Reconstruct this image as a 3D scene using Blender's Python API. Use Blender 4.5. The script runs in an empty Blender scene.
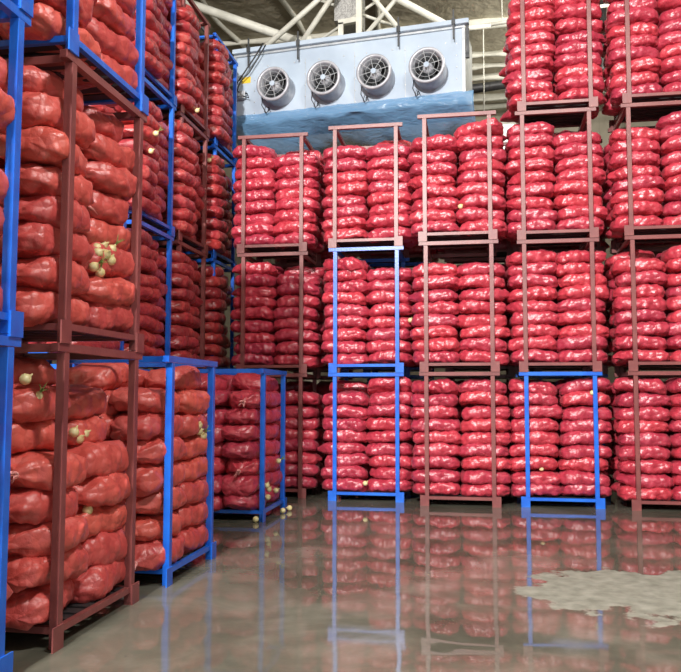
import bpy, math, random
import numpy as np
from mathutils import Vector, Matrix, noise, Euler

C = bpy.context.scene.collection
PI = math.pi
INDIV = None   # default; ids of the sacks that show largest (the rest become one stuff object)
#BEGIN_IDS
INDIV = set('''B00710 B01000 B01010 B01100 B01110 B01200 B01210 B01300 B01310 B01400 B01410 B01500 B01510 B01600 B01610 B01700 B01710 B01800 B02010 B02100 B02110
B02210 B02300 B02310 B02400 B02410 B02500 B02510 B02610 B02700 B02710 B02800 B10000 B10010 B10100 B10110 B10200 B10210 B10300 B10310 B10400 B10410
B10500 B10510 B10600 B10610 B10700 B10710 B10810 B11000 B11010 B11100 B11110 B11200 B11210 B11300 B11310 B11400 B11410 B11500 B11510 B11600 B11610
B11700 B11710 B11800 B12000 B12010 B12100 B12110 B12200 B12210 B12300 B12310 B12400 B12410 B12500 B12510 B12600 B12610 B12700 B12710 B20000 B20010
B20100 B20110 B20200 B20210 B20300 B20310 B20400 B20410 B20500 B20510 B20600 B20610 B20700 B20710 B20800 B20810 B21000 B21010 B21100 B21110 B21200
B21210 B21300 B21310 B21400 B21410 B21500 B21510 B21600 B21610 B21700 B21710 B22000 B22010 B22100 B22110 B22200 B22210 B22300 B22310 B22400 B22410
B22500 B22510 B22600 B22610 B22700 B22710 B22810 B30000 B30010 B30100 B30110 B30200 B30210 B30300 B30310 B30400 B30410 B30500 B30510 B30600 B30610
B30700 B30710 B30800 B30810 B31000 B31010 B31100 B31110 B31200 B31210 B31300 B31310 B31400 B31410 B31500 B31510 B31600 B31610 B31700 B31710 B31800
B31810 B32000 B32010 B32100 B32110 B32200 B32210 B32300 B32310 B32400 B32410 B32500 B32510 B32600 B32610 B32700 B32710 B32800 B33000 B33010 B33100
B33110 B33200 B33210 B33300 B33310 B33400 B33410 B33500 B33510 B33600 B33610 B33700 B33710 B33800 B40000 B40100 B40200 B40300 B40400 B40500 B40600
B40700 B40800 B41000 B41100 B41200 B41300 B41400 B41500 B41600 B41700 B42000 B42100 B42200 B42300 B42400 B42500 B42600 B42700 B43000 B43100 B43200
B43300 B43400 B43500 B43600 B43700 KQ1100 KQ3100 KQ3700 LE0000 LE0100 LE0200 LE0300 LE0400 LE0500 LE0600 LE0710 LM0000 LM0010 LM0100 LM0110 LM0200
LM0210 LM0300 LM0310 LM0400 LM0410 LM0500 LM0510 LM0600 LM0610 LM0700 LM1000 LM1010 LM1100 LM1110 LM1200 LM1210 LM1300 LM1310 LM1400 LM1410 LM1500
LM1510 LM1600 LM1610 LM1700 LM1710 LM2000 LM2010 LM2100 LM2110 LM2210 LN1510 LS0000 LS0010 LS0100 LS0110 LS0200 LS0210 LS0300 LS0310 LS0400 LS0410
LS0500 LS0510 LS0600 LS0610 LS0701 LS0710'''.split())
#END_IDS

# ------------------------------------------------------------------ helpers
class MB:
    def __init__(s): s.v = []; s.f = []
    def add(s, vs, fs):
        n = len(s.v); s.v += [tuple(v) for v in vs]; s.f += [tuple(i + n for i in f) for f in fs]; return s
    def box(s, x0, x1, y0, y1, z0, z1):
        return s.add([(x0,y0,z0),(x1,y0,z0),(x1,y1,z0),(x0,y1,z0),(x0,y0,z1),(x1,y0,z1),(x1,y1,z1),(x0,y1,z1)],
                     [(0,3,2,1),(4,5,6,7),(0,1,5,4),(1,2,6,5),(2,3,7,6),(3,0,4,7)])
    def tube(s, pts, r, n=10, cap=True):
        pts = [Vector(p) for p in pts]; rings = []
        up = Vector((0,0,1))
        for i, p in enumerate(pts):
            t = (pts[min(i+1,len(pts)-1)] - pts[max(i-1,0)]).normalized()
            a = t.cross(up)
            if a.length < 1e-3: a = t.cross(Vector((1,0,0)))
            a.normalize(); b = t.cross(a)
            rr = r[i] if isinstance(r, (list, tuple)) else r
            rings.append([p + rr*(math.cos(2*PI*k/n)*a + math.sin(2*PI*k/n)*b) for k in range(n)])
        vs = [q for rg in rings for q in rg]; fs = []
        for i in range(len(pts)-1):
            for k in range(n):
                fs.append((i*n+k, i*n+(k+1)%n, (i+1)*n+(k+1)%n, (i+1)*n+k))
        if cap:
            fs.append(tuple(range(n))[::-1]); fs.append(tuple((len(pts)-1)*n+k for k in range(n)))
        return s.add(vs, fs)
    def bar(s, a, b, w, h=None):
        """square bar from a to b"""
        h = h or w; a = Vector(a); b = Vector(b); t = (b-a).normalized(); up = Vector((0,0,1))
        x = t.cross(up)
        if x.length < 1e-3: x = Vector((1,0,0))
        x.normalize(); y = x.cross(t); vs = []
        for p in (a, b):
            for i, j in ((-1,-1),(1,-1),(1,1),(-1,1)): vs.append(p + x*i*w/2 + y*j*h/2)
        return s.add(vs, [(0,3,2,1),(4,5,6,7),(0,1,5,4),(1,2,6,5),(2,3,7,6),(3,0,4,7)])
    def lathe(s, prof, n=32, axis='z', origin=(0,0,0)):
        """prof: list of (r, h)"""
        vs = []; fs = []
        for r, h in prof:
            for k in range(n):
                c, d = r*math.cos(2*PI*k/n), r*math.sin(2*PI*k/n)
                p = (c, d, h) if axis == 'z' else (c, -h, d)
                vs.append(tuple(p[i]+origin[i] for i in range(3)))
        for i in range(len(prof)-1):
            for k in range(n):
                fs.append((i*n+k, i*n+(k+1)%n, (i+1)*n+(k+1)%n, (i+1)*n+k))
        return s.add(vs, fs)
    def mesh(s, name, m, smooth=False, bevel=0):
        me = bpy.data.meshes.new(name); me.from_pydata(s.v, [], s.f); me.update()
        if m: me.materials.append(m)
        if smooth: me.polygons.foreach_set('use_smooth', [True]*len(me.polygons))
        return me
    def build(s, name, m, parent=None, smooth=False, bevel=0):
        o = bpy.data.objects.new(name, s.mesh(name, m, smooth)); C.objects.link(o)
        if parent: o.parent = parent
        if bevel:
            b = o.modifiers.new('bevel', 'BEVEL'); b.width = bevel; b.segments = 2; b.limit_method = 'ANGLE'
        return o

def tag(o, label=None, cat=None, group=None, kind=None):
    if label: o['label'] = label
    if cat: o['category'] = cat
    if group: o['group'] = group
    if kind: o['kind'] = kind
    return o
def empty(name, loc, rz=0):
    o = bpy.data.objects.new(name, None); C.objects.link(o); o.location = loc; o.rotation_euler = (0,0,rz)
    o.empty_display_size = .1
    return o

# ------------------------------------------------------------------ materials
def new_mat(name):
    m = bpy.data.materials.new(name); m.use_nodes = True; nt = m.node_tree
    b = nt.nodes['Principled BSDF']; return m, nt, b
def N(nt, t, **kw):
    n = nt.nodes.new(t)
    for k, v in kw.items():
        if k in n.inputs: n.inputs[k].default_value = v
        else: setattr(n, k, v)
    return n
def ramp(nt, stops):
    r = nt.nodes.new('ShaderNodeValToRGB'); e = r.color_ramp.elements
    while len(e) < len(stops): e.new(.5)
    for i, (p, c) in enumerate(stops):
        e[i].position = p; e[i].color = c if len(c) == 4 else (*c, 1)
    return r
def noisy(name, c1, c2, scale=6, rough=.5, metal=0, bump=0, bscale=40, detail=5, lo=.35, hi=.65, spec=.5):
    m, nt, b = new_mat(name); L = nt.links
    tc = N(nt, 'ShaderNodeTexCoord'); n = N(nt, 'ShaderNodeTexNoise', Scale=scale, Detail=detail)
    L.new(tc.outputs['Object'], n.inputs['Vector'])
    r = ramp(nt, [(lo, c1), (hi, c2)]); L.new(n.outputs['Fac'], r.inputs['Fac']); L.new(r.outputs['Color'], b.inputs['Base Color'])
    b.inputs['Roughness'].default_value = rough; b.inputs['Metallic'].default_value = metal
    b.inputs['Specular IOR Level'].default_value = spec
    if bump:
        n2 = N(nt, 'ShaderNodeTexNoise', Scale=bscale, Detail=4); L.new(tc.outputs['Object'], n2.inputs['Vector'])
        bp = N(nt, 'ShaderNodeBump', Strength=bump, Distance=.02); L.new(n2.outputs['Fac'], bp.inputs['Height']); L.new(bp.outputs['Normal'], b.inputs['Normal'])
    return m

def sack_mat(name, ca, cb, cc, rough=.38):
    m, nt, b = new_mat(name); L = nt.links
    tc = N(nt, 'ShaderNodeTexCoord'); oi = N(nt, 'ShaderNodeObjectInfo'); ge = N(nt, 'ShaderNodeNewGeometry')
    # onions pressing through the net: rounded cells of slightly different red
    vo = N(nt, 'ShaderNodeTexVoronoi', Scale=13.0); L.new(tc.outputs['Object'], vo.inputs['Vector'])
    no = N(nt, 'ShaderNodeTexNoise', Scale=7.0, Detail=4.0); L.new(tc.outputs['Object'], no.inputs['Vector'])
    r = ramp(nt, [(.3, ca), (.55, cb), (.78, cc)]); L.new(no.outputs['Fac'], r.inputs['Fac'])
    ad = N(nt, 'ShaderNodeMath', operation='ADD'); L.new(oi.outputs['Random'], ad.inputs[0]); L.new(ge.outputs['Random Per Island'], ad.inputs[1])
    fr = N(nt, 'ShaderNodeMath', operation='FRACT'); L.new(ad.outputs[0], fr.inputs[0])
    mr = N(nt, 'ShaderNodeMapRange'); mr.inputs['To Min'].default_value = .88; mr.inputs['To Max'].default_value = 1.12; L.new(fr.outputs[0], mr.inputs['Value'])
    hs = N(nt, 'ShaderNodeHueSaturation'); L.new(r.outputs['Color'], hs.inputs['Color']); L.new(mr.outputs[0], hs.inputs['Value'])
    mh = N(nt, 'ShaderNodeMapRange'); mh.inputs['To Min'].default_value = .496; mh.inputs['To Max'].default_value = .503; L.new(fr.outputs[0], mh.inputs['Value']); L.new(mh.outputs[0], hs.inputs['Hue'])
    L.new(hs.outputs['Color'], b.inputs['Base Color'])
    b.inputs['Roughness'].default_value = rough
    b.inputs['Specular IOR Level'].default_value = .85
    b.inputs['Sheen Weight'].default_value = .07; b.inputs['Sheen Roughness'].default_value = .4
    b.inputs['Sheen Tint'].default_value = (1, .6, .62, 1)
    # bumps: onions, wrinkles of the net, fine weave
    b1 = N(nt, 'ShaderNodeBump', Strength=.55, Distance=.03); b1.invert = True; L.new(vo.outputs['Distance'], b1.inputs['Height'])
    n2 = N(nt, 'ShaderNodeTexNoise', Scale=24.0, Detail=3.0); L.new(tc.outputs['Object'], n2.inputs['Vector'])
    b2 = N(nt, 'ShaderNodeBump', Strength=.55, Distance=.012); L.new(n2.outputs['Fac'], b2.inputs['Height']); L.new(b1.outputs['Normal'], b2.inputs['Normal'])
    v2 = N(nt, 'ShaderNodeTexVoronoi', Scale=260.0); L.new(tc.outputs['Object'], v2.inputs['Vector'])
    b3 = N(nt, 'ShaderNodeBump', Strength=.25, Distance=.002); L.new(v2.outputs['Distance'], b3.inputs['Height']); L.new(b2.outputs['Normal'], b3.inputs['Normal'])
    L.new(b3.outputs['Normal'], b.inputs['Normal'])
    return m

M = {}
M['sack_orange'] = sack_mat('orange_red_net', (.48,.060,.048), (.63,.092,.075), (.74,.18,.155), .42)
M['sack_deep'] = sack_mat('dimmed_red_net', (.25,.022,.024), (.40,.036,.042), (.58,.12,.10), .36)  # onions seen through, plus the left rear row's dimness put into the red
M['sack_crimson'] = sack_mat('crimson_net', (.38,.026,.045), (.50,.043,.074), (.62,.11,.135), .31)
M['tie'] = noisy('pale_pink_net_tail', (.75,.25,.25), (.85,.45,.42), 30, .5)
M['blue'] = noisy('blue_paint', (.008,.10,.56), (.015,.16,.72), 5, .32, bump=.08)
M['maroon'] = noisy('maroon_paint', (.17,.045,.045), (.24,.07,.065), 5, .38, bump=.08)
M['deck'] = noisy('dark_deck_steel', (.012,.012,.016), (.03,.028,.03), 5, .6)
M['white_metal'] = noisy('white_painted_panel', (.41,.50,.60), (.51,.61,.71), 1.5, .22)
M['galv'] = noisy('galvanised_steel', (.42,.46,.48), (.55,.58,.60), 9, .4, .3)
M['truss'] = noisy('white_truss_paint', (.55,.55,.48), (.70,.70,.62), 4, .5)
M['dark'] = noisy('dark_rubber', (.012,.012,.014), (.03,.03,.03), 8, .5)
M['fan_blade'] = noisy('dark_fan_metal', (.05,.055,.06), (.09,.095,.10), 8, .4, .4)
M['fan_ring'] = noisy('grey_fan_housing', (.40,.42,.46), (.52,.54,.58), 8, .4, .2)
M['yellow'] = noisy('yellow_sticker', (.8,.55,.03), (.85,.6,.05), 8, .5)
M['onion'] = noisy('pale_onion_skin', (.62,.50,.20), (.80,.74,.42), 20, .35)
M['sprout'] = noisy('onion_sprout', (.12,.25,.05), (.30,.42,.12), 30, .5)
M['wall'] = noisy('beige_wall_panel', (.21,.185,.135), (.26,.235,.175), 2, .7, bump=.1, bscale=6)
M['foam'] = noisy('cream_insulation', (.55,.54,.46), (.68,.67,.58), 3, .8, bump=.5, bscale=8)

m, nt, b = new_mat('blue_plastic_film'); M['film'] = m
b.inputs['Base Color'].default_value = (.20,.42,.68,1); b.inputs['Roughness'].default_value = .15; b.inputs['Alpha'].default_value = .5
n_ = N(nt, 'ShaderNodeTexNoise', Scale=5.0, Detail=5.0); n_.inputs['Distortion'].default_value = 1.5
tc = N(nt, 'ShaderNodeTexCoord'); mp = N(nt, 'ShaderNodeMapping'); mp.inputs['Scale'].default_value = (1, 1, 3)
nt.links.new(tc.outputs['Object'], mp.inputs['Vector']); nt.links.new(mp.outputs[0], n_.inputs['Vector'])
bp = N(nt, 'ShaderNodeBump', Strength=.5, Distance=.05); nt.links.new(n_.outputs['Fac'], bp.inputs['Height']); nt.links.new(bp.outputs['Normal'], b.inputs['Normal'])

m, nt, b = new_mat('bright_window'); M['window'] = m
b.inputs['Base Color'].default_value = (.8,.85,.8,1); b.inputs['Emission Color'].default_value = (.85,.92,.88,1); b.inputs['Emission Strength'].default_value = .75

# ceiling: tan sprayed insulation, mottled
m, nt, b = new_mat('tan_sprayed_ceiling'); M['ceiling'] = m; L = nt.links
tc = N(nt, 'ShaderNodeTexCoord'); mp = N(nt, 'ShaderNodeMapping'); mp.inputs['Scale'].default_value = (.35, .7, 1); L.new(tc.outputs['Object'], mp.inputs['Vector'])
n1 = N(nt, 'ShaderNodeTexNoise', Scale=1.6, Detail=6.0); L.new(mp.outputs[0], n1.inputs['Vector'])
r = ramp(nt, [(.3, (.24,.21,.15)), (.55, (.34,.305,.22)), (.75, (.48,.44,.34))]); L.new(n1.outputs['Fac'], r.inputs['Fac']); L.new(r.outputs['Color'], b.inputs['Base Color'])
b.inputs['Roughness'].default_value = .85
n2 = N(nt, 'ShaderNodeTexNoise', Scale=3.0, Detail=6.0); L.new(tc.outputs['Object'], n2.inputs['Vector'])
bp = N(nt, 'ShaderNodeBump', Strength=.7, Distance=.15); L.new(n2.outputs['Fac'], bp.inputs['Height']); L.new(bp.outputs['Normal'], b.inputs['Normal'])

# floor: concrete under a skin of standing water, one dry patch
m, nt, b = new_mat('wet_concrete'); M['floor'] = m; L = nt.links
tc = N(nt, 'ShaderNodeTexCoord'); P = tc.outputs['Object']
n1 = N(nt, 'ShaderNodeTexNoise', Scale=1.1, Detail=8.0, Roughness=.6); L.new(P, n1.inputs['Vector']); n1.inputs['Distortion'].default_value = .6
r1 = ramp(nt, [(.3, (.06,.059,.043)), (.5, (.10,.098,.074)), (.72, (.175,.17,.135))]); L.new(n1.outputs['Fac'], r1.inputs['Fac'])
# dry patch: distance to an ellipse at (1.35, 6.5), its edge broken up by noise
sx = N(nt, 'ShaderNodeSeparateXYZ'); L.new(P, sx.inputs[0])
def mth(op, a, c=None, d=None):
    n = N(nt, 'ShaderNodeMath', operation=op)
    for i, x in enumerate((a, c, d)):
        if x is None: continue
        if isinstance(x, (int, float)): n.inputs[i].default_value = x
        else: L.new(x, n.inputs[i])
    return n.outputs[0]
def ell(cx, cy, rx, ry, k=0):
    X = mth('SUBTRACT', sx.outputs[0], cx); Y = mth('SUBTRACT', sx.outputs[1], cy)
    if k: Y = mth('ADD', Y, mth('MULTIPLY', X, k))
    X = mth('DIVIDE', X, rx); Y = mth('DIVIDE', Y, ry)
    return mth('SQRT', mth('ADD', mth('MULTIPLY', X, X), mth('MULTIPLY', Y, Y)))
n3 = N(nt, 'ShaderNodeTexNoise', Scale=2.4, Detail=7.0, Roughness=.62); L.new(P, n3.inputs['Vector'])
wob = mth('MULTIPLY', mth('SUBTRACT', n3.outputs['Fac'], .5), 2.0)
dd = mth('MINIMUM', ell(1.22, 6.38, .80, .74), ell(.72, 6.22, .52, .26, .15))
dd = mth('MINIMUM', dd, ell(1.95, 6.72, .75, .50))
dd = mth('ADD', dd, wob)
dry = N(nt, 'ShaderNodeMapRange'); dry.interpolation_type = 'SMOOTHSTEP'
dry.inputs['From Min'].default_value = 1.02; dry.inputs['From Max'].default_value = .90; L.new(dd, dry.inputs['Value'])
n4 = N(nt, 'ShaderNodeTexNoise', Scale=9.0, Detail=6.0); L.new(P, n4.inputs['Vector'])
r2 = ramp(nt, [(.3, (.15,.152,.122)), (.7, (.265,.265,.222))]); L.new(n4.outputs['Fac'], r2.inputs['Fac'])
# small dark muddy blots
n5 = N(nt, 'ShaderNodeTexNoise', Scale=3.3, Detail=9.0, Roughness=.7); L.new(P, n5.inputs['Vector'])
blot = N(nt, 'ShaderNodeMapRange'); blot.inputs['From Min'].default_value = .66; blot.inputs['From Max'].default_value = .72; L.new(n5.outputs['Fac'], blot.inputs['Value'])
mx = N(nt, 'ShaderNodeMix', data_type='RGBA'); L.new(blot.outputs[0], mx.inputs[0]); L.new(r1.outputs['Color'], mx.inputs[6]); mx.inputs[7].default_value = (.05,.047,.04,1)
mx2 = N(nt, 'ShaderNodeMix', data_type='RGBA'); L.new(dry.outputs[0], mx2.inputs[0]); L.new(mx.outputs[2], mx2.inputs[6]); L.new(r2.outputs['Color'], mx2.inputs[7])
L.new(mx2.outputs[2], b.inputs['Base Color'])
b.inputs['Roughness'].default_value = .75; b.inputs['Specular IOR Level'].default_value = .2
wet = mth('SUBTRACT', 1.0, dry.outputs[0])
L.new(wet, b.inputs['Coat Weight']); b.inputs['Coat IOR'].default_value = 1.42
rr = N(nt, 'ShaderNodeMapRange'); rr.inputs['From Min'].default_value = .35; rr.inputs['From Max'].default_value = .75; rr.inputs['To Min'].default_value = .015; rr.inputs['To Max'].default_value = .09
L.new(n1.outputs['Fac'], rr.inputs['Value']); L.new(rr.outputs[0], b.inputs['Coat Roughness'])
nb = N(nt, 'ShaderNodeTexNoise', Scale=1.6, Detail=2.0); L.new(P, nb.inputs['Vector'])
bc = N(nt, 'ShaderNodeBump', Strength=.10, Distance=.02); L.new(nb.outputs['Fac'], bc.inputs['Height']); L.new(bc.outputs['Normal'], b.inputs['Coat Normal'])
bb = N(nt, 'ShaderNodeBump', Strength=.5, Distance=.01); L.new(n4.outputs['Fac'], bb.inputs['Height']); L.new(bb.outputs['Normal'], b.inputs['Normal'])

# ------------------------------------------------------------------ the setting
RX0, RX1, RY0, RY1, RH = -6.6, 7.5, -5.0, 22.0, 9.4
def struct(o): o['kind'] = 'structure'; return o
struct(MB().box(RX0-.2, RX1+.2, RY0-.2, RY1+.2, -.2, 0).build('floor', M['floor']))
struct(MB().box(RX0-.2, RX1+.2, RY0-.2, RY1+.2, RH, RH+.2).build('ceiling', M['ceiling']))
struct(MB().box(RX0-.2, RX0, RY0-.2, RY1+.2, 0, RH).build('wall_left', M['wall']))
struct(MB().box(RX1, RX1+.2, RY0-.2, RY1+.2, 0, RH).build('wall_right', M['wall']))
# rear-of-camera wall with a wide open loading doorway
struct(MB().box(RX0, -3.5, RY0-.2, RY0, 0, RH).box(5.0, RX1, RY0-.2, RY0, 0, RH).box(-3.5, 5.0, RY0-.2, RY0, 6.5, RH).build('wall_front', M['wall']))
bw = MB().box(RX0, RX1, RY1, RY1+.2, 0, RH)
for k in range(24): bw.box(RX0+.2+k*.58, RX0+.24+k*.58, RY1-.02, RY1, 0, RH)
struct(bw.build('wall_back', M['wall']))
wn = struct(MB().box(.28, 1.15, RY1-.10, RY1-.05, 7.9, 9.02).build('window_1', M['window']))
MB().box(.22, .28, RY1-.13, RY1-.021, 7.84, 9.08).box(1.15, 1.21, RY1-.13, RY1-.021, 7.84, 9.08).box(.28, 1.15, RY1-.13, RY1-.021, 9.02, 9.08).box(.28, 1.15, RY1-.13, RY1-.021, 7.84, 7.9).box(.70, .73, RY1-.12, RY1-.08, 7.9, 9.02).build('window_frame', M['truss'], wn)
# roof purlins wrapped in cream foam, running across the hall
i = 0
for y in (16.4, 17.9, 18.6, 19.25, 19.9, 20.6, 21.3):
    mb = MB(); rnd = random.Random(int(y*10))
    pts = []; rad = []
    for k in range(60):
        x = RX0 + .01 + k*(RX1-RX0-.02)/59
        pts.append((x, y + .05*noise.noise((x*.7, y, 0)), RH - .06 + .03*noise.noise((x*.9, y, 5)))); rad.append(.085 + .05*noise.noise((x*1.3, y, 9)))
    mb.tube(pts, rad, 10)
    i += 1
    struct(mb.build('trim_%d' % i, M['foam'], smooth=True))
for x in (-5.2, -3.6, -1.9, 2.4):
    i += 1; pts = []; rad = []
    for k in range(30):
        y = 13.0 + k*(RY1-13.05)/29
        pts.append((x + .35*noise.noise((x, y*.5, 3)), y, RH-.03)); rad.append(.045+.05*abs(noise.noise((x, y*.9, 9))))
    struct(MB().tube(pts, rad, 8).build('trim_%d' % i, M['foam'], smooth=True))

# ------------------------------------------------------------------ roof truss and services
tr = empty('roof_truss', (-2.0, 13.6, RH)); tag(tr, 'white tubular roof truss of slanting struts above the cooling unit', 'truss')
tr.location = (0, 0, 0)
def member(name, a, b, w, mat='truss', rd=True):
    mb = MB()
    (mb.tube([a, b], w/2, 12) if rd else mb.bar(a, b, w))
    return mb.build(name, M[mat], tr, smooth=rd)
def ext(a, b, z):   # lengthen a-b upward until it meets height z
    a = Vector(a); b = Vector(b); t = (z - b.z)/(a.z - b.z); return tuple(b + (a-b)*t)
for a, b_, w in (((-2.749,13.6,8.69), (-3.85,13.6,7.785), .10), ((-2.526,13.6,8.671), (-3.07,13.6,7.88), .10),
                 ((-2.506,13.9,8.236), (-2.95,13.9,7.96), .05), ((-1.699,13.6,8.599), (-1.20,13.6,7.93), .09),
                 ((-1.518,13.6,8.36), (-1.90,13.6,7.93), .08), ((-1.247,13.6,8.56), (-.26,13.6,7.92), .13), ((-1.601,14,8.373), (-1.0,14,8.11), .06)):
    member('strut', ext(a, b_, RH-.02), b_, w)
member('bottom_chord', (-5.9,14.2,RH-.05), (-3.1,14.2,8.15), .17)
member('bottom_chord', (-3.1,14.2,8.15), (-2.9,13.6,7.95), .14)
member('crossbar', (-4.2,13.62,7.84), (.35,13.62,7.96), .08)
member('hanger', (-2.305,13.5,7.80), (-2.305,13.5,8.16), .09, rd=False)
member('hanger', (-1.975,13.5,7.80), (-1.975,13.5,RH-.02), .10, rd=False)
member('crossbar', (-2.35,13.5,8.17), (-1.93,13.5,8.21), .09, rd=False)
t = MB().box(-2.50,-2.02,13.9,14.6,8.42,RH-.02).build('duct_box', noisy('speckled_duct', (.25,.25,.24), (.50,.50,.48), 45, .5, .3)); tag(t, 'speckled grey duct box hanging from ceiling above the cooling unit', 'duct')
t = MB().tube([(-5.35,12.55,8.75), (-4.06,12.60,7.20)], .035, 10).build('conduit_pipe', M['dark'], smooth=True)
tag(t, 'thin dark pipe slanting down to the left end of the cooling unit', 'pipe')
t = MB().tube([(-.9,16,7.72), (.3,16,7.80), (2.6,16,8.0), (2.62,16,RH-.01)], .095, 14).build('refrigerant_pipe', M['dark'], smooth=True)
tag(t, 'thick dark insulated pipe running level to the right of the cooling unit', 'pipe')
t = MB().tube([(-.3,15,8.58), (3.2,15,8.90)], .035, 10).tube([(.24,15,8.60), (.235,15,6.9)], .012, 8).tube([(.6,15,8.66), (.6,15,RH)], .01, 6).tube([(2.8,15,8.86), (2.8,15,RH)], .01, 6).build('sprinkler_pipe', M['truss'], smooth=True)
tag(t, 'thin white pipe with a thin drop rod right of the cooling unit', 'pipe')

# ------------------------------------------------------------------ cooling unit: four fans
UA = math.atan2(12.65-13.15, -.142+4.135)
un = empty('cooling_unit', (-4.135, 13.15, 6.335), UA)
tag(un, 'long pale evaporator cooling unit with four round fans hung under the roof', 'cooling unit')
UL, UH, UD = 4.024, 1.165, .85
FX = (.84, 1.75, 2.62, 3.50); FZ = .455
# casing: front sheet with rivets, body, end caps
cs = MB().box(0, UL, .0, UD, 0, UH)
cs.build('casing', M['white_metal'], un, bevel=.01)
ep = MB().box(UL, UL+.05, -.02, UD+.02, -.02, UH+.02); ep.build('end_panel', M['galv'], un)
ep = MB().box(-.05, 0, -.02, UD+.02, -.02, UH+.02); ep.build('end_panel', M['galv'], un)
rv = MB()
for x in (.35, 1.30, 2.20, 3.07, 3.93):
    for z in (.12, .32, .52, .72, .92): rv.lathe([(.0001,.012),(.012,.010),(.015,0)], 8, 'y', (x, 0, z))
for x in (.6, 1.1, 1.55, 2.0, 2.4, 2.85, 3.3, 3.75):
    rv.lathe([(.0001,.012),(.012,.010),(.015,0)], 8, 'y', (x, 0, .95))
rv.build('rivets', M['galv'], un)
sm = MB()
for x in (1.302, 2.19, 3.07): sm.box(x-.004, x+.004, -.004, 0, .02, 1.0)
sm.build('panel_seam', M['galv'], un)
MB().box(-.05, UL+.12, -.10, .02, UH+.04, UH+.12).build('mounting_rail', M['white_metal'], un, bevel=.008)
MB().box(-.05, UL+.05, -.03, UD+.02, UH, UH+.035).build('top_flange', M['galv'], un)
MB().box(UL+.06, UL+.11, .0, .06, UH-.45, UH+.04).box(UL+.02, UL+.11, .0, .06, UH-.50, UH-.42).build('hanger_bracket', M['fan_blade'], un)
for x in (.27, 1.2, 2.98, 3.9):
    MB().box(x-.012, x+.012, -.125, -.10, UH-.22, UH+.28).box(x-.03, x+.03, -.13, -.09, UH+.03, UH+.13).build('hanger_bracket', M['fan_blade'], un)
# tray underneath
pan = MB()
pan.add([(0,0,0),(UL,0,0),(UL,UD,0),(0,UD,0),(.15,.15,-.05),(UL-.15,.15,-.05),(UL-.15,UD-.05,-.10),(.15,UD-.05,-.10)], [(0,1,5,4),(1,2,6,5),(2,3,7,6),(3,0,4,7),(4,5,6,7)])
pan.build('drip_tray', M['galv'], un)
# blue film wrapped round the lower edge and sagging underneath
nu, nv = 90, 26; vs = []; fs = []
for i in range(nu+1):
    u = i/nu; x = -.12 + u*(UL+.30)
    for j in range(nv+1):
        v = j/nv
        if v < .28: y = -.03 - .02*noise.noise((x*3, v*9, 0)); z = .09 - v/.28*.16
        else:
            w = (v-.28)/.72; y = -.03 + w*1.0; z = -.07 - .50*math.sin(w*PI*.62)*(.75+.5*noise.noise((x*.8, 1, 0))) - .05*noise.noise((x*2.5, w*2, 4))
        z += .018*noise.noise((x*6, v*8, 2)); 
        if u > .94: z += -(u-.94)*3.0*(v>.2) * .5*math.sin(v*PI)
        vs.append((x, y, z))
for i in range(nu):
    for j in range(nv): fs.append((i*(nv+1)+j, (i+1)*(nv+1)+j, (i+1)*(nv+1)+j+1, i*(nv+1)+j+1))
fl = MB().add(vs, fs).build('plastic_film', M['film'], un, smooth=True); fl['label'] = 'blue translucent plastic film wrapped under the casing'
so = fl.modifiers.new('thick', 'SOLIDIFY'); so.thickness = .003
def make_fan(x):
    R = .265
    hs = MB().lathe([(R+.015,-.0),(R+.015,.30),(R+.03,.30),(R+.03,.38),(R+.0,.39),(R-.02,.37),(R-.02,.02)], 40, 'y', (x, 0, FZ)).build('fan_housing', M['fan_ring'], un, smooth=True)
    MB().lathe([(R-.02,.05),(.0001,.05)], 40, 'y', (x, 0, FZ)).build('back_plate', M['dark'], hs)
    MB().lathe([(.085,.12),(.085,.26),(.06,.30),(.0001,.31)], 24, 'y', (x, 0, FZ)).build('hub', M['fan_ring'], hs, smooth=True)
    bl = MB()
    for k in range(7):
        a = 2*PI*k/7 + x; vs = []
        for r_ in (.08, .15, .22, .238):
            w = .03 + r_*.25
            for s in (-1, 1):
                aa = a + s*w/r_*.5 + (r_-.08)*1.4
                vs.append((x + r_*math.cos(aa), -.17 + s*.05, FZ + r_*math.sin(aa)))
        bl.add(vs, [(0,1,3,2),(2,3,5,4),(4,5,7,6)])
    bo = bl.build('blades', M['fan_blade'], hs); so = bo.modifiers.new('t', 'SOLIDIFY'); so.thickness = .008
    gd = MB()
    for k in range(4): 
        a = PI*k/4 + .2; gd.tube([(x-R*math.cos(a), -.385, FZ-R*math.sin(a)), (x+R*math.cos(a), -.385, FZ+R*math.sin(a))], .006, 6)
    for r_ in (.13, .20):
        gd.tube([(x+r_*math.cos(t*PI/16), -.39, FZ+r_*math.sin(t*PI/16)) for t in range(33)], .0035, 5, cap=False)
    gd.build('guard', M['galv'], hs)
    MB().lathe([(.045,.385),(.045,.40),(.0001,.402)], 20, 'y', (x, 0, FZ)).build('guard_badge', M['white_metal'], hs)
    MB().tube([(x-.22,-.30,FZ-.20),(x-.26,-.22,FZ-.30),(x-.22,-.12,FZ-.40),(x-.17,-.08,FZ-.34),(x-.21,-.03,FZ-.27),(x-.23,-.01,FZ-.33)], .008, 6).build('fan_cable', M['dark'], hs)
for x in FX: make_fan(x)
MB().box(.10, .27, -.006, 0, .68, .79).build('warning_sticker', M['yellow'], un)
MB().box(.02, .20, -.09, 0, .38, .52).lathe([(.03,.09),(.03,.13),(.0001,.13)], 12, 'y', (.08, 0, .44)).build('junction_box', M['galv'], un, bevel=.01)
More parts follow.
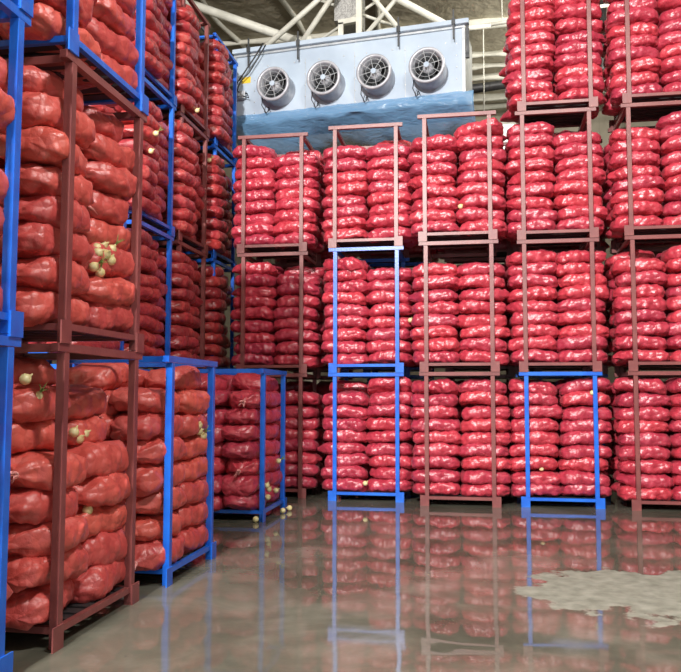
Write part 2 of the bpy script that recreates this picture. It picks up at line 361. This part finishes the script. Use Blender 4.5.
MB().tube([(.55,-.12,UH+.15),(.42,-.12,UH-.05),(.20,-.10,.85),(.05,-.10,.66),(.02,-.10,.50),(.10,-.06,.42)], .013, 8).tube([(.60,-.12,UH+.12),(.48,-.12,UH-.08),(.28,-.10,.82),(.10,-.10,.66),(.06,-.10,.52),(.13,-.06,.45)], .010, 8).tube([(.16,-.08,.42),(.28,-.10,.37),(.24,-.08,.46),(.14,-.07,.48)], .012, 8).build('power_cable', M['dark'], un, smooth=True)

# ------------------------------------------------------------------ stacking racks
H = 1.80; W = .89; D = 1.0; PW = .054
def rack_meshes(col, along):
    """along 'x': the rails that overhang and the feet point along X; 'y': along Y (a rack turned to face the aisle)"""
    m = M[col]; ms = {}
    hw, hd = W/2, D/2; ov = .095
    ms['post'] = MB().box(-PW/2, PW/2, -PW/2, PW/2, .015, H-.055).mesh('post', m)
    def foot(s, f):      # s: which way the foot points along the rack face, f: +1/-1 face side
        mb = MB(); q = [(s*-.027, s*.092, f*.027, f*.037, 0, .14) , (s*-.027, s*.027, f*-.027, f*.027, 0, .012)]
        for x0, x1, y0, y1, z0, z1 in q:
            x0, x1 = sorted((x0, x1)); y0, y1 = sorted((y0, y1))
            if along == 'x': mb.box(x0, x1, y0, y1, z0, z1)
            else: mb.box(y0, y1, x0, x1, z0, z1)
        return mb.mesh('foot_plate', m)
    for s_ in (-1, 1):
        for f in (-1, 1): ms['foot', s_, f] = foot(s_, f)
    t = MB(); z0, z1 = H-.05, H
    if along == 'x':
        for q in (-1, 1):
            t.box(-hw-ov, hw+ov, q*hd-.025, q*hd+.025, z0, z1)
            t.box(q*hw-.024, q*hw+.024, -hd+.025, hd-.025, z0, z1)
    else:
        for q in (-1, 1):
            t.box(q*hw-.025, q*hw+.025, -hd-ov, hd+ov, z0, z1)
            t.box(-hw+.025, hw-.025, q*hd-.024, q*hd+.024, z0, z1)
    ms['top_frame'] = t.mesh('top_frame', m)
    # base beams
    t = MB(); z0, z1 = .085, .125
    for s in (-1, 1):
        t.box(-hw+.024, hw-.024, s*hd-.02, s*hd+.02, z0, z1)
        t.box(s*hw-.02, s*hw+.02, -hd+.024, hd-.024, z0, z1)
    ms['base_frame'] = t.mesh('base_frame', m)
    t = MB()
    for k in range(7):
        y = -hd+.022 + .05 + k*(D-.15)/6
        t.box(-hw+.021, hw-.021, y-.05, y+.05, .10, .122)
    ms['deck'] = t.mesh('deck', M['deck'])
    return ms
RM = {(c, a): rack_meshes(c, a) for c in ('blue', 'maroon') for a in 'xy'}
def rack(col, x, y, z, label, group, rz=0, along='x'):
    """x, y: centre"""
    r = empty('stacking_rack', (x, y, z), rz); tag(r, label, 'rack', group)
    ms = RM[col, along]
    def part(name, me, loc):
        o = bpy.data.objects.new(name, me); C.objects.link(o); o.parent = r; o.location = loc
    for sx in (-1, 1):
        for sy in (-1, 1):
            part('post', ms['post'], (sx*W/2, sy*D/2, 0))
            part('foot_plate', ms['foot', sx, sy] if along == 'x' else ms['foot', sy, sx], (sx*W/2, sy*D/2, 0))
    part('top_frame', ms['top_frame'], (0,0,0)); part('base_frame', ms['base_frame'], (0,0,0)); part('deck', ms['deck'], (0,0,0))
    return r
# ------------------------------------------------------------------ net sacks
def sack_arrays(seed, nu, nv, L=.675, Wd=.455, Ht=.192, kind='pillow'):
    rnd = random.Random(seed); o = Vector((rnd.uniform(0,50), rnd.uniform(0,50), rnd.uniform(0,50)))
    vs = []; fs = []
    bend = rnd.uniform(-.028, .02); skew = rnd.uniform(-.03, .03); fat = rnd.uniform(-.10, .10); tip = rnd.uniform(.92, 1.22)
    tipw = rnd.uniform(.0, 1)
    for i in range(nu+1):
        t = -math.cos(PI*(i/nu)) if True else 0
        t = .75*t + .25*(2*i/nu-1)
        a = abs(t)
        cz = 0
        if kind == 'pillow':
            rw = max(1 - a**5, 0)**.5*.78 + .22*(1 - max(0, a-.9)*7.5*.6); rh = max(1 - a**4.6, 0)**.5*.92 + .08
            rw *= 1 if i not in (0, nu) else .75
            if i in (0, nu): rh = .06
        else:                       # one end gathered to a tied neck
            if t > 0:
                s = min(1, max(0, (t-.38)/.62)); rw = (1-s**1.5)*.9 + .10; rh = (1-s**1.7)*.80 + .20
                if t > .93: rw *= .8
            else:
                rw = max(1 - a**4, 0)**.5; rh = max(1 - a**3, 0)**.55
                if i == 0: rw = .12; rh = .12
        x = t*L/2 * (tip if (kind == 'tied' and t > 0) else 1); g = 1 + fat*t
        for j in range(nv):
            th = 2*PI*j/nv; c, s = math.cos(th), math.sin(th)
            e = 2/3.0
            yy = math.copysign(abs(c)**e, c); zz = math.copysign(abs(s)**e, s)
            p = Vector((x, yy*rw*g*Wd/2, zz*rh*g*Ht/2))
            nrm = Vector((t**7*.8, yy/Wd*.4, zz/Ht*.4)).normalized()
            q = p + o
            d = noise.voronoi(q/.085, distance_metric='DISTANCE')[0][0]
            bump = (.5 - d)*.034
            bump += .012*noise.noise(q*9.0) + .022*noise.noise(q*4.0)
            if a > .55: bump += .009*math.sin(th*7 + o.x)*min(1, (a-.55)/.2)*(1 if rw > .2 else .3)
            k = min(1, rh*1.5)
            p += nrm*bump*k
            p.z += bend*math.cos(t*PI*.5) - .028*a**3.5 + .010*noise.noise(Vector((x*5, 0, o.y)))
            p.y += skew*a*a + .016*noise.noise(Vector((x*4, o.x, 1)))
            if zz < 0: p.z = max(p.z, -Ht*.52 - .02*a**3)
            vs.append(tuple(p))
    for i in range(nu):
        for j in range(nv): fs.append((i*nv+j, (i+1)*nv+j, (i+1)*nv+(j+1)%nv, i*nv+(j+1)%nv))
    fs.append(tuple(range(nv))); fs.append(tuple(nu*nv+j for j in range(nv))[::-1])
    return vs, fs
NV = 10
KINDS = [(k, s) for k in ('pillow', 'tied', 'plump') for s in range(NV)]
HI = {}; LO = {}; END = {}; PL = dict(L=.675, Wd=.455, Ht=.228)
for kd, s in KINDS:
    v, f = sack_arrays(f'{kd}{s}', 44, 30, kind='tied' if kd == 'plump' and s < 6 else 'pillow' if kd == 'plump' else kd, **(PL if kd == 'plump' else {}))
    END[(kd, s)] = tuple(np.mean(np.array(v)[44*30:45*30], axis=0))
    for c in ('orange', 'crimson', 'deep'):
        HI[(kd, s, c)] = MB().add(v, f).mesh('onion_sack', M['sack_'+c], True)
    v, f = sack_arrays(f'{kd}{s}', 22, 16, kind='tied' if kd == 'plump' and s < 6 else 'pillow' if kd == 'plump' else kd, **(PL if kd == 'plump' else {})); LO[(kd, s)] = (np.array(v), f)
# gathered net tail beyond the tie, and the tie itself
def tail_mesh(s):
    rnd = random.Random('tail%d' % s); mb = MB()
    for k in range(13):
        a = rnd.uniform(0, 2*PI); sp = rnd.uniform(.01, .05); l = rnd.uniform(.045, .11)
        mb.tube([(-.03, .008*math.cos(a), .008*math.sin(a)), (l*.5, sp*.6*math.cos(a), sp*.6*math.sin(a)-.004), (l, sp*math.cos(a), sp*math.sin(a)-.02)], [.012, .009, .002], 5)
    mb.tube([(-.012,0,0),(.006,0,0)], .024, 10)
    return mb.mesh('tied_tail', M['tie'], True)
TAIL = [tail_mesh(s) for s in range(4)]

SACKS = []   # dict(id, kind, seed, col, mat matrix, label, group)
def add_sack(id_, rnd, x, y, z, rz, tilt, roll, kind, col, label, group, sc=1):
    m = Matrix.Translation((x, y, z)) @ Euler((roll, tilt, rz), 'XYZ').to_matrix().to_4x4() @ Matrix.Diagonal((sc, sc*rnd.uniform(.97,1.03), rnd.uniform(.98,1.06), 1))
    SACKS.append(dict(id=id_, kind=kind, seed=rnd.randrange(NV), col=col, m=m, label=label, group=group))
ORD = ['bottom', 'second', 'third', 'fourth', 'fifth', 'sixth', 'seventh', 'eighth', 'top']
def fill(cid, tier, x, y, z, style, col, place, layers=9, recess=False):
    """sacks on one rack. style B: long side across X; L: long side along Y"""
    plump = cid[0] == 'L'; base = z + .125 + (.108 if plump else .092); pitch = .2015 if plump else .1725
    for k in range(layers):
        for a in (0, 1):
            for q in (0, 1):
                rnd = random.Random(f'{cid}{tier}{k}{a}{q}')
                last = k == layers-1
                if style == 'B':
                    px = x + (a-.5)*.655 + rnd.uniform(-.03,.03); py = y - .245 + q*.46 + rnd.uniform(-.018,.012)
                    rz = rnd.gauss(0, .05) + (PI if a == 0 else 0)
                    kd = 'pillow' if rnd.random() < .9 else 'tied'
                    half = ('left', 'right')[a]; face = ('front', 'rear')[q]
                else:
                    px = x + ((.225 if plump else .215) - q*.445) + rnd.uniform(-.03,.012); py = y + (a-.5)*.655 + rnd.uniform(-.03,.03)
                    rz = PI/2 + rnd.gauss(0, .06) + (PI if a == 0 else 0)
                    kd = 'plump' if plump else 'tied' if rnd.random() < .6 else 'pillow'
                    if rnd.random() < .3: rz += PI
                    if plump and q == 0:
                        kd = 'plump'; out = rnd.random() < .6
                        rz = PI/2 + (rnd.uniform(-.20,-.06) if out else rnd.gauss(PI*(a == 0), .06)); px -= .03 if out else 0
                    else: out = False
                    half = ('near', 'far')[a]; face = ('aisle side', 'inner side')[q]
                    if recess and k >= 5: px -= .16
                    if cid[0] == 'K' and a == 0 and q == 0: px += .15
                    if cid[0] == 'K': py -= .05
                    if rnd.random() < .2 and q == 0 and not out: rz += rnd.choice((-1,1))*.2; px -= .04
                tilt = rnd.gauss(0, .03); roll = rnd.gauss(0, .04); pz = base + k*pitch + rnd.uniform(-.006,.006)
                if last:
                    if rnd.random() < .30: continue
                    rz += rnd.gauss(0, .22); tilt += rnd.gauss(0, .06); roll += rnd.gauss(0, .10)
                    if style == 'L': px -= .05
                elif k >= layers-2: tilt += rnd.gauss(0, .03); pz += .004
                lay = ORD[k] if k < layers-1 else 'top'
                if style == 'B': lab = f'red net onion sack, {face} {half}, {lay} layer, {place}'
                else: lab = f'red net onion sack, {half} {face}, {lay} layer, {place}'
                add_sack(f'{cid}{tier}{k}{a}{q}', rnd, px, py, pz, rz, tilt, roll, kd, col, lab, f'red net onion sacks on the {place}', rnd.uniform(.97, 1.03))

TN = ['floor rack', 'second tier', 'third tier', 'top tier']
BC = [('back row far left', -3.40, 11.243, 'mmm'), ('back row second column', -1.967, 11.044, 'bbm'), ('back row middle column', -.653, 10.787, 'mmm'),
      ('back row fourth column', .683, 10.882, 'bmmm'), ('back row far right', 2.076, 10.814, 'mmmm')]
CN = {'b': 'blue', 'm': 'maroon'}
for i, (nm, xl, yf, cs_) in enumerate(BC):
    for t, c in enumerate(cs_):
        jx = (0, 0, 0, .03)[min(t,3)] if i == 3 else (0,.004,-.004,.015)[t]
        x, y = xl + W/2 + jx, yf + D/2
        rack(CN[c], x, y, t*H, f'{CN[c]} steel stacking rack of sacks, {TN[t]}, {nm}', 'stacking racks of the back row')
        fill(f'B{i}', t, x, y, t*H, 'B', 'crimson', f'{TN[t]} of {nm}', layers=(9, 9, 9, 9)[t])
for i, (nm, xl, yf, cs_) in enumerate(BC):
    for t, c in enumerate(cs_[:3]):
        rack(CN[c], xl + W/2 + .3, yf + D/2 + 1.42, t*H, f'{CN[c]} steel rack in the row behind the {TN[t]}, {nm}', 'racks behind the back row')
        fill(f'Z{i}', t, xl + W/2 + .3, yf + D/2 + 1.42, t*H, 'B', 'crimson', f'{TN[t]} behind {nm}', layers=9)
XL = -2.456 - W/2
LC = [('nearest left column', XL, 3.816-.5, 'bbb', 'N'), ('second left column', XL, 4.90, 'mmb', 'M'), ('single blue rack past maroon one', XL+.05, 6.48, 'b', 'S'), ('single blue rack at aisle end', XL-.04, 9.62, 'b', 'E')]
for nm, x, yc, cs_, code in LC:
    for t, c in enumerate(cs_):
        pl = f'{TN[t]} of {nm}' if len(cs_) > 1 else nm
        rack(CN[c], x, yc, t*H, f'{CN[c]} steel stacking rack, {TN[t]}, {nm}' if len(cs_) > 1 else f'low blue steel stacking rack of sacks, the {nm}', 'stacking racks along the left aisle', along='y')
        fill(f'L{code}', t, x, yc, t*H, 'L', 'orange' if code in 'NMS' else 'crimson', pl, layers=8, recess=(code == 'M' and t == 0))
KC = [('left rear row, nearest column', 7.93, 'bb', 'O'), ('left rear row, blue-posted column', 9.33, 'bbbb', 'P'), ('left rear row, maroon column', 10.67, 'mmmm', 'Q'), ('left rear row, last column', 12.118, 'bbbb', 'R')]
for nm, yc, cs_, code in KC:
    for t, c in enumerate(cs_):
        x = -3.998 - W/2
        rack(CN[c], x, yc, t*H + .0, f'{CN[c]} steel rack, {TN[t]}, {nm}', 'stacking racks of the left rear row', along='y')
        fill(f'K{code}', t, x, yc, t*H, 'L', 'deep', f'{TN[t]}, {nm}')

ind = [s for s in SACKS if INDIV is None or s['id'] in INDIV]
rest = [s for s in SACKS if not (INDIV is None or s['id'] in INDIV)]
for s in ind:
    o = bpy.data.objects.new('onion_sack', HI[(s['kind'], s['seed'], s['col'])]); C.objects.link(o)
    o.matrix_world = s['m']; tag(o, s['label'], 'sack', s['group'])
    if s['kind'] == 'plump' and s['seed'] < 6:
        t = bpy.data.objects.new('tied_tail', TAIL[s['seed'] % 4]); C.objects.link(t); t.parent = o; t.location = END[(s['kind'], s['seed'])]
        t['label'] = 'pale pink gathered net tail'
    if INDIV is None: o['sid'] = s['id']
if rest:
    V = []; F = []; MI = []; n = 0
    for s in rest:
        v, f = LO[(s['kind'], s['seed'])]; R = np.array(s['m'])
        V.append(v @ R[:3,:3].T + R[:3,3]); F += [tuple(i+n for i in q) for q in f]; MI += [('orange', 'crimson', 'deep').index(s['col'])]*len(f); n += len(v)
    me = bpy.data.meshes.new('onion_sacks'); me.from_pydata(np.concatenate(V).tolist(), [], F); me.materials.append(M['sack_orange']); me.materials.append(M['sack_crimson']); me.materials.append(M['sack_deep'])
    me.polygons.foreach_set('material_index', MI); me.polygons.foreach_set('use_smooth', [True]*len(F)); me.update()
    o = bpy.data.objects.new('onion_sacks', me); C.objects.link(o)
    tag(o, 'remaining red net onion sacks stacked behind and above the nearer ones', 'sacks', None, 'stuff')

# ------------------------------------------------------------------ loose onions
om = MB().lathe([(.0001,-.034),(.016,-.032),(.030,-.020),(.036,0),(.031,.018),(.018,.030),(.008,.038),(.005,.052),(.0001,.055)], 20).mesh('onion', M['onion'], True)
sp = MB()
for a in (0, 2.1, 4.2): sp.tube([(0,0,.045),(.012*math.cos(a),.012*math.sin(a),.08),(.035*math.cos(a),.035*math.sin(a),.115)], [.006,.004,.001], 6)
spm = sp.mesh('sprout', M['sprout'], True)
G1 = 'onions bursting from the torn sack of the second tier'
G2 = 'onions of the pair below the burst cluster'
G3 = 'onions in a torn sack of the floor rack, second left column'
G4 = 'onions poking from the aisle-end blue rack'
G5 = 'onions bursting from a sack of the low blue rack'
L1 = 'pale onion in the cluster bursting from a sack, second tier, second left column'
L3 = 'pale onion in the trio showing through a sack, floor rack, second left column'
L5 = 'pale onion in the trio at far post of low blue rack beside maroon one'
ON = [  # x, y, z, sprout, label, group
 (-2.545, 9.02, .036, 0, 'pale onion on the wet floor at near foot of aisle-end blue rack', None),
 (-2.40, 9.75, .036, 0, 'pale onion on the floor, nearer of two beside far foot of aisle-end blue rack', None),
 (-2.37, 9.98, .036, 0, 'pale onion on the floor, farther of two beside far foot of aisle-end blue rack', None),
 (-2.575, 5.02, 2.505, 0, L1, G1), (-2.565, 5.09, 2.535, 0, L1, G1), (-2.545, 4.985, 2.465, 0, L1, G1), (-2.52, 5.055, 2.465, 0, L1, G1), (-2.505, 5.10, 2.43, 0, L1, G1), (-2.535, 5.165, 2.52, 1, L1, G1),
 (-2.56, 4.96, 2.365, 1, 'sprouting onion with green shoots just below the burst cluster, second left column', None),
 (-2.55, 5.03, 2.335, 1, 'lowest sprouting onion under the burst cluster, second left column', None),
 (-2.69, 5.06, 1.19, 0, L3, G3), (-2.70, 5.005, 1.235, 0, L3, G3), (-2.68, 5.11, 1.22, 0, L3, G3),
 (-2.585, 5.005, .715, 0, 'single pale onion between two sacks low in the floor rack, second left column', None),
 (-2.695, 4.39, 1.585, 0, 'pale onion high at the near end of floor rack, right of nearest blue post', None),
 (-2.63, 4.42, 1.48, 1, 'sprouting onion just under another at near end of floor rack, second left column', None),
 (-2.45, 6.79, 1.165, 0, L5, G5), (-2.44, 6.87, 1.12, 1, L5, G5), (-2.44, 6.745, 1.22, 0, L5, G5),
 (-2.49, 9.35, .25, 0, 'lowest pale onion in the aisle face of aisle-end blue rack, near half', None),
 (-2.48, 9.27, .40, 0, 'pale onion beside near post of aisle-end blue rack, third layer', None),
 (-2.51, 9.48, .33, 0, 'pale onion middle of near half, aisle-end blue rack', None),
 (-2.52, 9.86, .27, 0, 'pale onion low in far half, aisle-end blue rack', None),
 (-2.50, 9.90, .64, 1, 'sprouting onion half way up far half, aisle-end blue rack', None),
 (.874, 11.0, .50, 1, 'onion showing through a hole in a sack, floor rack of back row fourth column', None),
 (-1.533, 11.04, .25, 0, 'onion in the low seam between sacks, floor rack of back row second column', None),
 (1.545, 10.91, 1.52, 0, 'onion on a top sack, floor rack of back row fourth column', None),
 (-3.83, 8.92, 4.69, 1, 'higher onion among dark sacks of third tier, left rear row', None),
 (-3.90, 8.94, 4.48, 0, 'lower onion among dark sacks of third tier, left rear row', None),
 (-4.02, 11.42, 5.11, 1, 'onion among sacks of third tier, last column of left rear row', None),
 (-3.87, 10.45, 5.54, 0, 'onion at bottom sack of top tier, maroon column of left rear row', None),
 (-.89, 11.05, 2.54, 0, 'onion at the left edge of second tier, back row middle column', None),
 (-.17, 10.87, 4.10, 0, 'onion between sack halves of third tier, back row middle column', None)]
for x, y, z, s, lab, g in ON:
    rnd = random.Random(f'{lab}{x}'); o = bpy.data.objects.new('onion', om); C.objects.link(o); o.location = (x, y, z)
    o.rotation_euler = (1.4, 0, rnd.uniform(0,6)) if z < .1 else (rnd.uniform(-.5,.5), rnd.uniform(.4, 1.4), rnd.uniform(-.6,.2)); tag(o, lab, 'onion', g)
    if s: c = bpy.data.objects.new('sprout', spm); C.objects.link(c); c.parent = o; c['label'] = 'green shoots'

# ------------------------------------------------------------------ light
def area(name, loc, target, size, energy, color, sy=None):
    l = bpy.data.lights.new(name, 'AREA'); l.energy = energy; l.color = color; l.size = size
    if sy: l.shape = 'RECTANGLE'; l.size_y = sy
    o = bpy.data.objects.new(name, l); C.objects.link(o); o.location = loc
    o.rotation_euler = (Vector(target)-Vector(loc)).to_track_quat('-Z', 'Y').to_euler(); return o
area('high_bay_lamp', (-2.45, -4, 8.1), (-.8, 10.5, 2.6), .45, 3900, (1, .95, .92))
area('ceiling_lamp', (2.4, 2.2, 9.2), (-1.8, 5.5, 1.5), .9, 850, (1, .97, .93))
area('ceiling_fill', (3.2, 12.5, 8.9), (0, 16, 9), 1.2, 300, (1, .95, .85))  # added fill that brightens the ceiling in place of bounced light
area('loading_door_daylight', (.8, RY0-.1, 3.3), (.2, 8, 3.5), 8.3, 150, (.86, .93, 1), 6.2)
area('purlin_fill', (3.0, 16.5, 7.6), (0, 19.5, 9.4), .8, 170, (1, .97, .9))  # unseen extra fill, added to brighten the foam-wrapped purlins
w = bpy.data.worlds.new('sky'); bpy.context.scene.world = w; w.use_nodes = True
w.node_tree.nodes['Background'].inputs['Color'].default_value = (.75,.85,1,1); w.node_tree.nodes['Background'].inputs['Strength'].default_value = .4

# ------------------------------------------------------------------ camera
f_, yaw, pitch, roll, hc = 784.99, .1693, .0741, .0011, 1.4959
Fv = Vector((-math.sin(yaw)*math.cos(pitch), math.cos(yaw)*math.cos(pitch), math.sin(pitch)))
Rv = Vector((math.cos(yaw), math.sin(yaw), 0)); Uv = Rv.cross(Fv)
R2 = Rv*math.cos(roll) + Uv*math.sin(roll); U2 = -Rv*math.sin(roll) + Uv*math.cos(roll)
cd = bpy.data.cameras.new('camera'); cam = bpy.data.objects.new('camera', cd); C.objects.link(cam)
cam.matrix_world = Matrix(((R2.x, U2.x, -Fv.x, 0), (R2.y, U2.y, -Fv.y, 0), (R2.z, U2.z, -Fv.z, hc), (0,0,0,1)))
cd.sensor_fit = 'HORIZONTAL'; cd.sensor_width = 36; cd.lens = f_/681*36; cd.clip_start = .05; cd.clip_end = 200
bpy.context.scene.camera = cam
vs_ = bpy.context.scene.view_settings
vs_.view_transform = 'Standard'; vs_.look = 'None'; vs_.gamma = 1; vs_.use_curve_mapping = False; vs_.exposure = -0.22
